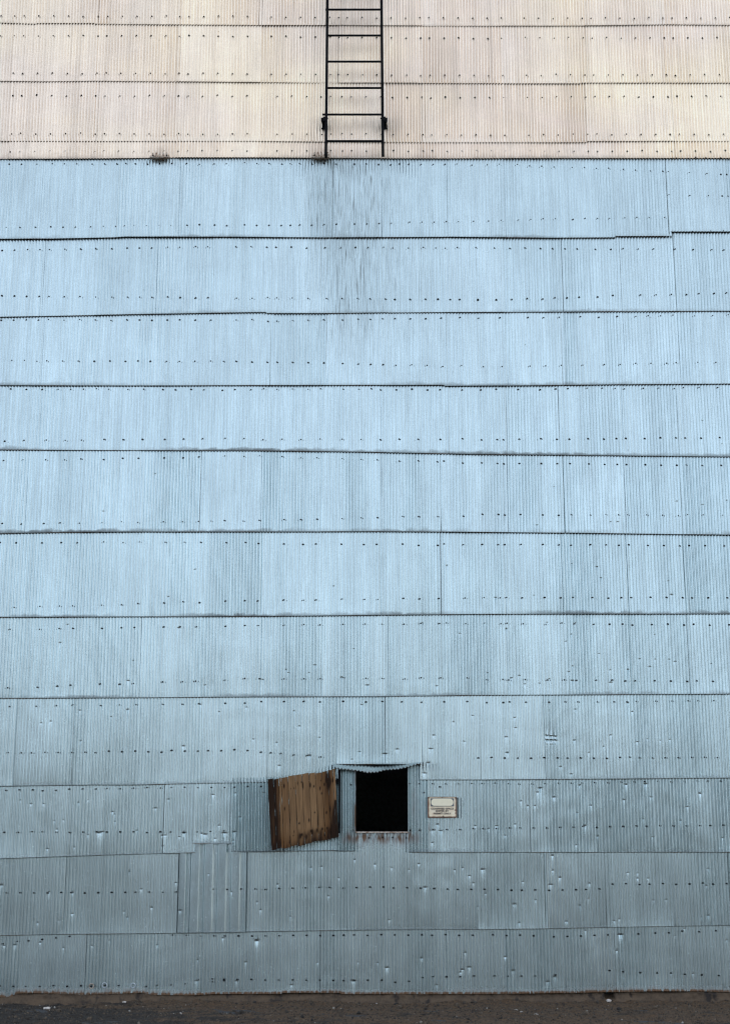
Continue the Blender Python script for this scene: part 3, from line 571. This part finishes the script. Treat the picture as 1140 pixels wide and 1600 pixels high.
# ------------------------------------------------------------------ wooden hatch door (racked, hanging open)
C4 = {}
for k, (u, v, d) in dict(TL=(418, 1218.5, .17), TR=(523.5, 1201.5, .075), BR=(529, 1308.5, .075), BL=(424, 1329, .16)).items():
    x, z = WP(u, v, d); C4[k] = np.array([float(x), -d, float(z)])
bt = np.array([0, .085, .165, .20, .30, .405, .505, .605, .705, .80, .885, .96, 1.0]); bb = bt.copy(); bb[2:-1] += np.linspace(-.02, .01, len(bb)-3)
Vs, Qs, At = [], [], dict(rnd=[], stain=[], warm=[]); n0 = 0
rcol = [.1, .05, .75, .30, .55, .6, .45, .65, .5, .4, .2, .5]
for b in range(len(bt)-1):
    nu, nv = 10, 90
    vv, uu_ = np.meshgrid(np.linspace(0, 1, nv), np.linspace(0, 1, nu), indexing='ij')     # vv 0 = bottom
    gap = .0022/.68
    et, eb = random.gauss(0, .006), random.gauss(0, .010)
    vv2 = eb*(1-vv) + vv*(1+et)
    tu = (bt[b]+gap + (bt[b+1]-bt[b]-2*gap)*uu_); bu = (bb[b]+gap + (bb[b+1]-bb[b]-2*gap)*uu_)
    wv = .003*snoise(vv*3, vv*0, b, .5)
    U_ = tu*vv2 + bu*(1-vv2) + wv*(uu_-.5)
    top_ = C4['TL']*(1-U_[..., None]) + C4['TR']*U_[..., None]; bot_ = C4['BL']*(1-U_[..., None]) + C4['BR']*U_[..., None]
    P = bot_*(1-vv2[..., None]) + top_*vv2[..., None]
    off = random.uniform(0, .004) + .0012*snoise(uu_*2, vv*4, b+30, .6)
    P[..., 1] -= off
    B = P.copy(); B[..., 1] += .020
    # stains
    st = .18 + .05*snoise(U_*9, vv*2, 61, .6)
    st += .7*np.exp(-((U_-.055)/.07)**4)*(.8+.6*snoise(U_*30, vv*2.2, 71, 1)) 
    st += .50*np.exp(-((U_-.125)/.045)**2)*(.5+.6*snoise(U_*40, vv*3, 75, 1))
    st += .95*np.exp(-((U_-(1.0-.0*vv))/.075)**2)*(1/(1+np.exp((vv-.62+(1-U_)*3)/.05)))
    st += .6*np.exp(-((U_-.90)/.05)**2)*(.3+.6*snoise(U_*30, vv*2, 81, 1)) + .5*np.exp(-((U_-.89)/.03)**2)*np.exp(-((vv-.85)/.15)**2)
    st += .75*np.exp(-(vv/.085)**2)*(.6+.4*snoise(U_*12, vv, 91, 1)) + .25*np.exp(-((vv-.13)/.06)**2)*(U_ > .4)
    r_ = np.random.default_rng(b+400)
    for q in range(5):
        cu, cv, L = r_.uniform(0, 1), [r_.normal(.83, .025), r_.normal(.15, .03), r_.uniform(.3, .75), r_.normal(.86, .02), r_.normal(.14, .03)][q], r_.uniform(.012, .04)
        uc = bt[b] + (bt[b+1]-bt[b])*cu
        if .22 < uc < .97: st += .8*np.exp(-((U_-uc)/.0085)**2 - ((vv-cv)/L)**2)
    if b == 2: st = st*.15
    if b == 11: st = st*np.where(vv > .55, .15, 1)
    warm = .75*np.exp(-((U_-.87)/.09)**2) + .6*np.exp(-(vv/.16)**2) + .35*np.exp(-((U_-.1)/.1)**2) + .2*(snoise(U_*6, vv*2, 95, .5) > .4)
    Vb_ = np.concatenate([P.reshape(-1, 3), B.reshape(-1, 3)]); m_ = nu*nv
    i = np.arange(m_).reshape(nv, nu)
    Q = [np.stack([i[:-1, :-1], i[:-1, 1:], i[1:, 1:], i[1:, :-1]], -1).reshape(-1, 4)]
    Q.append(Q[0][:, ::-1]+m_)
    for a in (i[0], i[-1], i[:, 0], i[:, -1]): Q.append(np.stack([a[:-1], a[1:], a[1:]+m_, a[:-1]+m_], -1))
    Vs.append(Vb_); Qs.append(np.concatenate(Q)+n0); n0 += len(Vb_)
    for k, a in (('rnd', 0*st+rcol[b]), ('stain', st+.05), ('warm', np.clip(warm, 0, .9))): At[k] += [a.ravel(), a.ravel()]
door = mesh_np('hatch_door', np.concatenate(Vs), np.concatenate(Qs), M_WOOD, bld, {k: np.concatenate(a) for k, a in At.items()}, smooth=False)
door['label'] = 'weathered brown plank hatch door hanging open and skewed'
def dpt(u, v): 
    p = (C4['BL']*(1-u)+C4['BR']*u)*(1-v) + (C4['TL']*(1-u)+C4['TR']*u)*v; return Vector(p)
for vq in (.16, .84):
    a, b = dpt(.03, vq), dpt(.98, vq); a.y += .031; b.y += .031
    bm = bmesh.new(); c = (a+b)/2; d_ = b-a
    q = Matrix.Rotation(math.atan2(d_.y, d_.x), 4, 'Z') @ Matrix.Rotation(-math.atan2(d_.z, d_.x), 4, 'Y')
    box(bm, c, (d_.length, .02, .06), q); o = bm_obj('batten', bm, M_WOOD, door)
    for k in ('rnd', 'stain', 'warm'): 
        at = o.data.attributes.new(k, 'FLOAT', 'POINT'); at.data.foreach_set('value', [.3]*len(o.data.vertices))
for vq in (.18, .82):
    p = dpt(1.0, vq); bm = bmesh.new()
    tube(bm, (p.x+.010, p.y+.012, p.z-.03), (p.x+.010, p.y+.012, p.z+.03), .007)
    box(bm, (p.x+.020, (p.y-.03)/2, p.z), (.003, abs(p.y+.03)+.02, .05))
    bm_obj('hinge', bm, M_BLACK, door)
# hinge jamb batten behind the door's right edge
bm = bmesh.new(); x, z = WP(530.5, 1252, .03); box(bm, (float(x), -.045, float(z)), (.016, .05, .60)); bm_obj('hinge_post', bm, M_BLACK, bld)

# ------------------------------------------------------------------ warning sign
sgn = empty('warning_sign', (0, 0, 0)); d0 = .040
(xa, za), (xb, zb) = [tuple(map(float, WP(u, v, d0))) for u, v in ((668, 1277.5), (713, 1245))]
cx, cz, W_, H_ = (xa+xb)/2, (za+zb)/2, xb-xa, zb-za
sgn.location = (cx, -d0, cz)
sgn.name = 'warning_sign'; tag(sgn, 'small rust-edged cream warning sign reading CONFINED SPACE, to the right of the dark opening', 'sign')
nx, nz = 60, 44
ZZ, XX = np.meshgrid(np.linspace(-.5, .5, nz), np.linspace(-.5, .5, nx), indexing='ij')
yb_ = -.0012*np.sin(XX*5) - .002*np.exp(-((XX-.03)/.02)**2)*np.exp(-((ZZ+.45)/.15)**2)*-1
ed = np.maximum(np.abs(XX)*2, np.abs(ZZ)*2); edg = np.clip((ed-.80)/.2, 0, 1)*1.0
edg = edg + .55*np.exp(-((XX-.03)/.018)**2)*(ZZ < -.33) + .55*np.exp(-((ZZ+.12+(XX-.3)*.15)/.035)**2)*np.clip((XX-.15)*4, 0, 1) + .45*np.exp(-((ZZ+.28)/.03)**2)*np.clip((XX-.2)*4, 0, 1) + .3*np.clip((-ZZ-.38)*8, 0, 1)
P = np.stack([XX*W_, yb_, ZZ*H_], -1); Bk = P.copy(); Bk[..., 1] += .003
i = np.arange(nx*nz).reshape(nz, nx); m_ = nx*nz
Q = [np.stack([i[:-1, :-1], i[:-1, 1:], i[1:, 1:], i[1:, :-1]], -1).reshape(-1, 4)]; Q.append(Q[0][:, ::-1]+m_)
for a in (i[0], i[-1], i[:, 0], i[:, -1]): Q.append(np.stack([a[:-1], a[1:], a[1:]+m_, a[:-1]+m_], -1))
mesh_np('plate', np.concatenate([P.reshape(-1, 3), Bk.reshape(-1, 3)]), np.concatenate(Q), M_SIGN, sgn, dict(edge=np.concatenate([edg.ravel()]*2)), smooth=False)
def rrect(bm, cx_, cz_, w_, h_, r_, y0, y1, n=10):
    pp = []
    for qx, qz, a0 in ((1, 1, 0), (-1, 1, 90), (-1, -1, 180), (1, -1, 270)):
        for k in range(n+1):
            a = math.radians(a0+90*k/n); pp.append((cx_+qx*(w_/2-r_)+r_*math.cos(a), cz_+qz*(h_/2-r_)+r_*math.sin(a)))
    f = [bm.verts.new((p[0], y0, p[1])) for p in pp]; g = [bm.verts.new((p[0], y1, p[1])) for p in pp]
    bm.faces.new(f); bm.faces.new(g[::-1])
    for k in range(len(pp)): bm.faces.new((f[k], f[(k+1) % len(pp)], g[(k+1) % len(pp)], g[k]))
bm = bmesh.new(); rrect(bm, 0, H_*.235, W_*.80, H_*.385, .002, -.0035, .001); bm_obj('sign_header', bm, M_SIGNDK, sgn)
bm = bmesh.new(); rrect(bm, 0, H_*.235, W_*.765, H_*.345, H_*.16, -.0048, -.001); bm_obj('blank_oval', bm, M_CREAM, sgn)
for txt, zz, ww in (('CONFINED SPACE', -.055, .78), ('ENTER BY', -.165, .44), ('PERMIT ONLY', -.285, .60)):
    cu = bpy.data.curves.new('lettering', 'FONT'); cu.body = txt; cu.size = .03; cu.align_x = 'CENTER'; cu.align_y = 'CENTER'; cu.extrude = .0006; cu.offset = .0007
    to = bpy.data.objects.new('tmp', cu); COL.objects.link(to)
    me = bpy.data.meshes.new_from_object(to.evaluated_get(bpy.context.evaluated_depsgraph_get())); bpy.data.objects.remove(to)
    co = np.array([v.co[:] for v in me.vertices]); w_ = co[:, 0].max()-co[:, 0].min(); h_ = co[:, 1].max()-co[:, 1].min()
    sx_ = ww*W_/w_; sy_ = .085*H_/h_; cy_ = (co[:, 1].max()+co[:, 1].min())/2; cx2 = (co[:, 0].max()+co[:, 0].min())/2
    for v in me.vertices: v.co = Vector(((v.co.x-cx2)*sx_, -.0035-v.co.z, (v.co.y-cy_)*sy_ + zz*H_ - .003))
    me.materials.clear(); me.materials.append(M_TEXT); link(bpy.data.objects.new('lettering', me), sgn)
for qx, qz in ((-.46, .44), (0, .47), (.46, .44), (.03, -.46)):
    bm = bmesh.new(); tube(bm, (qx*W_, .02, qz*H_), (qx*W_, -.006, qz*H_), .005, 10); bm_obj('screw', bm, M_NAIL, sgn)

# ------------------------------------------------------------------ ladder
lad = empty('steel_ladder', (0, 0, 0)); DL_ = .15
tag(lad, 'black steel wall ladder fixed to the pale upper sheets, ending above the blue sheets', 'ladder')
def lp(u, v, d=DL_): x, z = WP(u, v, d); return Vector((float(x), -d, float(z)))
zl0 = lp(509.5, 245); lad.location = (float(zl0.x+lp(597.5, 245).x)/2, -DL_, zl0.z); lo = lad.location.copy()
def rail(a, b, nm='rail'):
    bm = bmesh.new(); a, b = a-lo, b-lo; d = b-a
    q = d.to_track_quat('Z', 'Y').to_matrix().to_4x4()
    box(bm, (a+b)/2, (.029, .055, d.length), Matrix.Rotation(math.atan2(d.x, d.z), 4, 'Y'))
    return bm_obj(nm, bm, M_BLACK, lad, bevel=.002)
Ta = lp(512.5, -130); Tb = lp(594.5, -130); La = lp(509, 245); Lb = lp(598, 243.5)
rail(La, Ta); rail(Lb, Tb)
ry = [220.5, 179, 137.5, 96.3, 55.5, 15, -25.5, -65.5, -105]
for v in ry:
    f = (v-245)/(-375); a = La.lerp(Ta, 0); 
    z_ = lp(550, v).z; fa = (z_-La.z)/(Ta.z-La.z); fb = (z_-Lb.z)/(Tb.z-Lb.z)
    A = La.lerp(Ta, fa); B = Lb.lerp(Tb, fb); B.z = A.z+.0
    if v == 179: A.x -= .042
    if v == 15: A.x -= .02
    bm = bmesh.new(); tube(bm, A-lo, B-lo, .0115, 12); bm_obj('rung', bm, M_BLACK, lad, smooth=False)
for (u, v, sgx) in ((507, 187, -1), (599.5, 187, 1), (511, -75, -1), (595.5, -75, 1)):
    p = lp(u, v)-lo; bm = bmesh.new()
    box(bm, (p.x+sgx*.006, (DL_-.02)/2, p.z), (.045, DL_+.03, .012)); box(bm, (p.x+sgx*.008, DL_-.03, p.z-.01), (.045, .008, .08))
    box(bm, (p.x, -.01, p.z-.006), (.034, .05, .050)); tube(bm, (p.x-.038, -.004, p.z+.012), (p.x+.038, -.004, p.z+.012), .009, 8)
    box(bm, (p.x+sgx*.024, .0, p.z-.022), (.018, .045, .040), Matrix.Rotation(.3*sgx, 4, 'Y'))
    tube(bm, (p.x+sgx*.030, DL_-.03, p.z-.045), (p.x+sgx*.030, DL_-.046, p.z-.045), .009, 6)
    bm_obj('bracket', bm, M_BLACK, lad, bevel=.002)

# rusty crumpled flashing remnants above the colour change
def remnant(u0, u1, v0, v1, seed, label):
    r_ = random.Random(seed); (xa, za), (xb, zb) = [tuple(map(float, WP(a, b, .05))) for a, b in ((u0, v1), (u1, v0))]
    root = empty('rusty_bracket', ((xa+xb)/2, -.036, za)); tag(root, label, 'bracket', 'rusty brackets on the pale sheets')
    W = xb-xa; H = zb-za
    nx, nz = 90, 14; Zs, Xs = np.meshgrid(np.linspace(0, 1, nz), np.linspace(-.5, .5, nx), indexing='ij')
    topw = .72 + .28*np.sign(np.sin((Xs+.5)*2*PI*5.5+seed))*(np.abs(Xs) < .45) - .25*np.clip(-Xs-.25, 0, 1)*3
    Z2 = Zs*H*np.clip(topw, .55, 1); Y2 = -.012 - .006*np.sin((Xs+.5)*2*PI*5.5+seed) - .014*(1-Zs)**2 + .003*snoise(Xs*20, Zs*4, seed, 1)
    V = np.stack([Xs*W, Y2, Z2], -1); Bk = V.copy(); Bk[..., 1] += .002
    i = np.arange(nx*nz).reshape(nz, nx); m_ = nx*nz
    Q = [np.stack([i[:-1, :-1], i[:-1, 1:], i[1:, 1:], i[1:, :-1]], -1).reshape(-1, 4)]; Q.append(Q[0][:, ::-1]+m_)
    for a in (i[0], i[-1], i[:, 0], i[:, -1]): Q.append(np.stack([a[:-1], a[1:], a[1:]+m_, a[:-1]+m_], -1))
    mesh_np('crumpled_plate', np.concatenate([V.reshape(-1, 3), Bk.reshape(-1, 3)]), np.concatenate(Q), M_RUST, root)
    bm = bmesh.new(); box(bm, (0, -.018, .006), (W, .045, .008)); bm_obj('ledge', bm, M_RUST, root, bevel=.001)
    for k in range(2):
        bm = bmesh.new(); xq = W*(.38 if k else -.33); tube(bm, (xq, .01, H*.45), (xq, -.032, H*.45), .008, 6); bm_obj('bolt', bm, M_NAIL, root)
remnant(234.5, 264.5, 238.5, 248, 3, 'small rusty crumpled metal bracket left of the ladder, alone on the pale sheets')
remnant(486.5, 514.5, 237.5, 248, 8, 'small rusty crumpled metal bracket right at the foot of the ladder')

# ------------------------------------------------------------------ ground
def sheet(name, x0, x1, y0, y1, nx, ny, fz, mat):
    Y, X = np.meshgrid(np.linspace(y0, y1, ny), np.linspace(x0, x1, nx), indexing='ij')
    V = np.stack([X, Y, fz(X, Y)], -1).reshape(-1, 3); i = np.arange(nx*ny).reshape(ny, nx)
    Q = np.stack([i[:-1, :-1], i[:-1, 1:], i[1:, 1:], i[1:, :-1]], -1).reshape(-1, 4)
    return mesh_np(name, V, Q, mat)
o = sheet('ground', -400, 400, -400, 400, 81, 81, lambda X, Y: 0*X-.012, simple('old_asphalt', (.030, .031, .034), .95, 0, .3, 1.5)); o['kind'] = 'structure'
def gz(X, Y):
    f = np.clip((Y+3.4)/.6, 0, 1)*np.clip((6.2-np.abs(X))/.5, 0, 1)
    return f*(.008*snoise(X, Y, 21, .25) + .006*snoise(X, Y, 22, .05) + .0035*snoise(X, Y, 23, .018) + (.035+.02*snoise(X, 0*Y, 24, .3))*np.clip((Y+.30)/.26, 0, 1)) - (1-f)*.03
o = sheet('ground_by_wall', -6.4, 6.4, -3.6, .02, 1100, 300, gz, M_GROUND); o['kind'] = 'structure'
# unseen slope added behind the camera; its dark reflection darkens the lower wall
o = sheet('added_slope', -300, 300, -140, -50, 161, 31, lambda X, Y: -1 + 18*np.sin(np.clip((-50-Y)/50, 0, PI/2))*(1+.12*snoise(X, Y, 51, 14)+.06*snoise(X, Y, 52, 4)), simple('added_slope_dark', (.018, .024, .024), .95, 0, .4, .4)); o['kind'] = 'structure'
# loose gravel
ico = bmesh.new(); bmesh.ops.create_icosphere(ico, subdivisions=1, radius=1); iv = np.array([v.co[:] for v in ico.verts]); it = np.array([[v.index for v in f.verts] for f in ico.faces]); ico.free()
N = 16000
gx_ = rng.uniform(-4.6, 4.6, N); gy_ = -.06 - 2.4*rng.beta(1.0, 1.4, N); sz = .0028*np.exp(rng.normal(0, .6, N)) + .0014; sz[:60] *= 2.2
gzv = gz(gx_, gy_); rot = rng.uniform(0, 2*PI, N); sq = rng.uniform(.4, .9, (N, 3)); c_, s_ = np.cos(rot), np.sin(rot)
Vb = iv[None]*(sz[:, None, None]*sq[:, None, :]*1.6)*(1+rng.normal(0, .12, (N, len(iv), 1)))
Vr = np.stack([Vb[..., 0]*c_[:, None]-Vb[..., 1]*s_[:, None], Vb[..., 0]*s_[:, None]+Vb[..., 1]*c_[:, None], Vb[..., 2]], -1) + np.stack([gx_, gy_, gzv+sz*.3], -1)[:, None, :]
T = (it[None]+(np.arange(N)*len(iv))[:, None, None]).reshape(-1, 3)
o = mesh_np('gravel', Vr.reshape(-1, 3), T, M_PEB, None, dict(rnd=np.repeat(rng.uniform(0, 1, N), len(iv))), smooth=False); tag(o, 'loose gravel and grit on the dirt at the foot of the wall', 'gravel', kind='stuff')
for (u, v, s, y, lb) in ((68, 1576, .028, -.55, 'pale stone lying on the dark asphalt at the left'), (283, 1586.5, .014, -.95, 'small pale stone on the gravel, right of the larger one'), (951, 1558.5, .028, -.10, 'pale stone below the dark gap in the foundation'), (194, 1557, .016, -.085, 'pale pebble against the foundation near the left end')):
    x = (u-570)/MM(0)*(CD+y)/CD; yy = (800-v)/F; tt = CH/-(sp+yy*cp); ygr = min(-CD + tt*(cp-yy*sp), y if v < 1570 else -.2)
    zz = float(gz(np.array(x), np.array(ygr)))
    bm = bmesh.new(); bmesh.ops.create_icosphere(bm, subdivisions=3, radius=1)
    for q in bm.verts:
        c = q.co; k = 1+.25*math.sin(c.x*3+u)+.2*math.sin(c.y*4+c.z*3+v); q.co = Vector((c.x*s*k, c.y*s*.7*k, c.z*s*.5*k))
    o = bm_obj('stone', bm, M_STONE, None, smooth=True); o.location = (x, ygr, zz+s*.3); tag(o, lb, 'stone', 'pale stones at the foot of the wall')
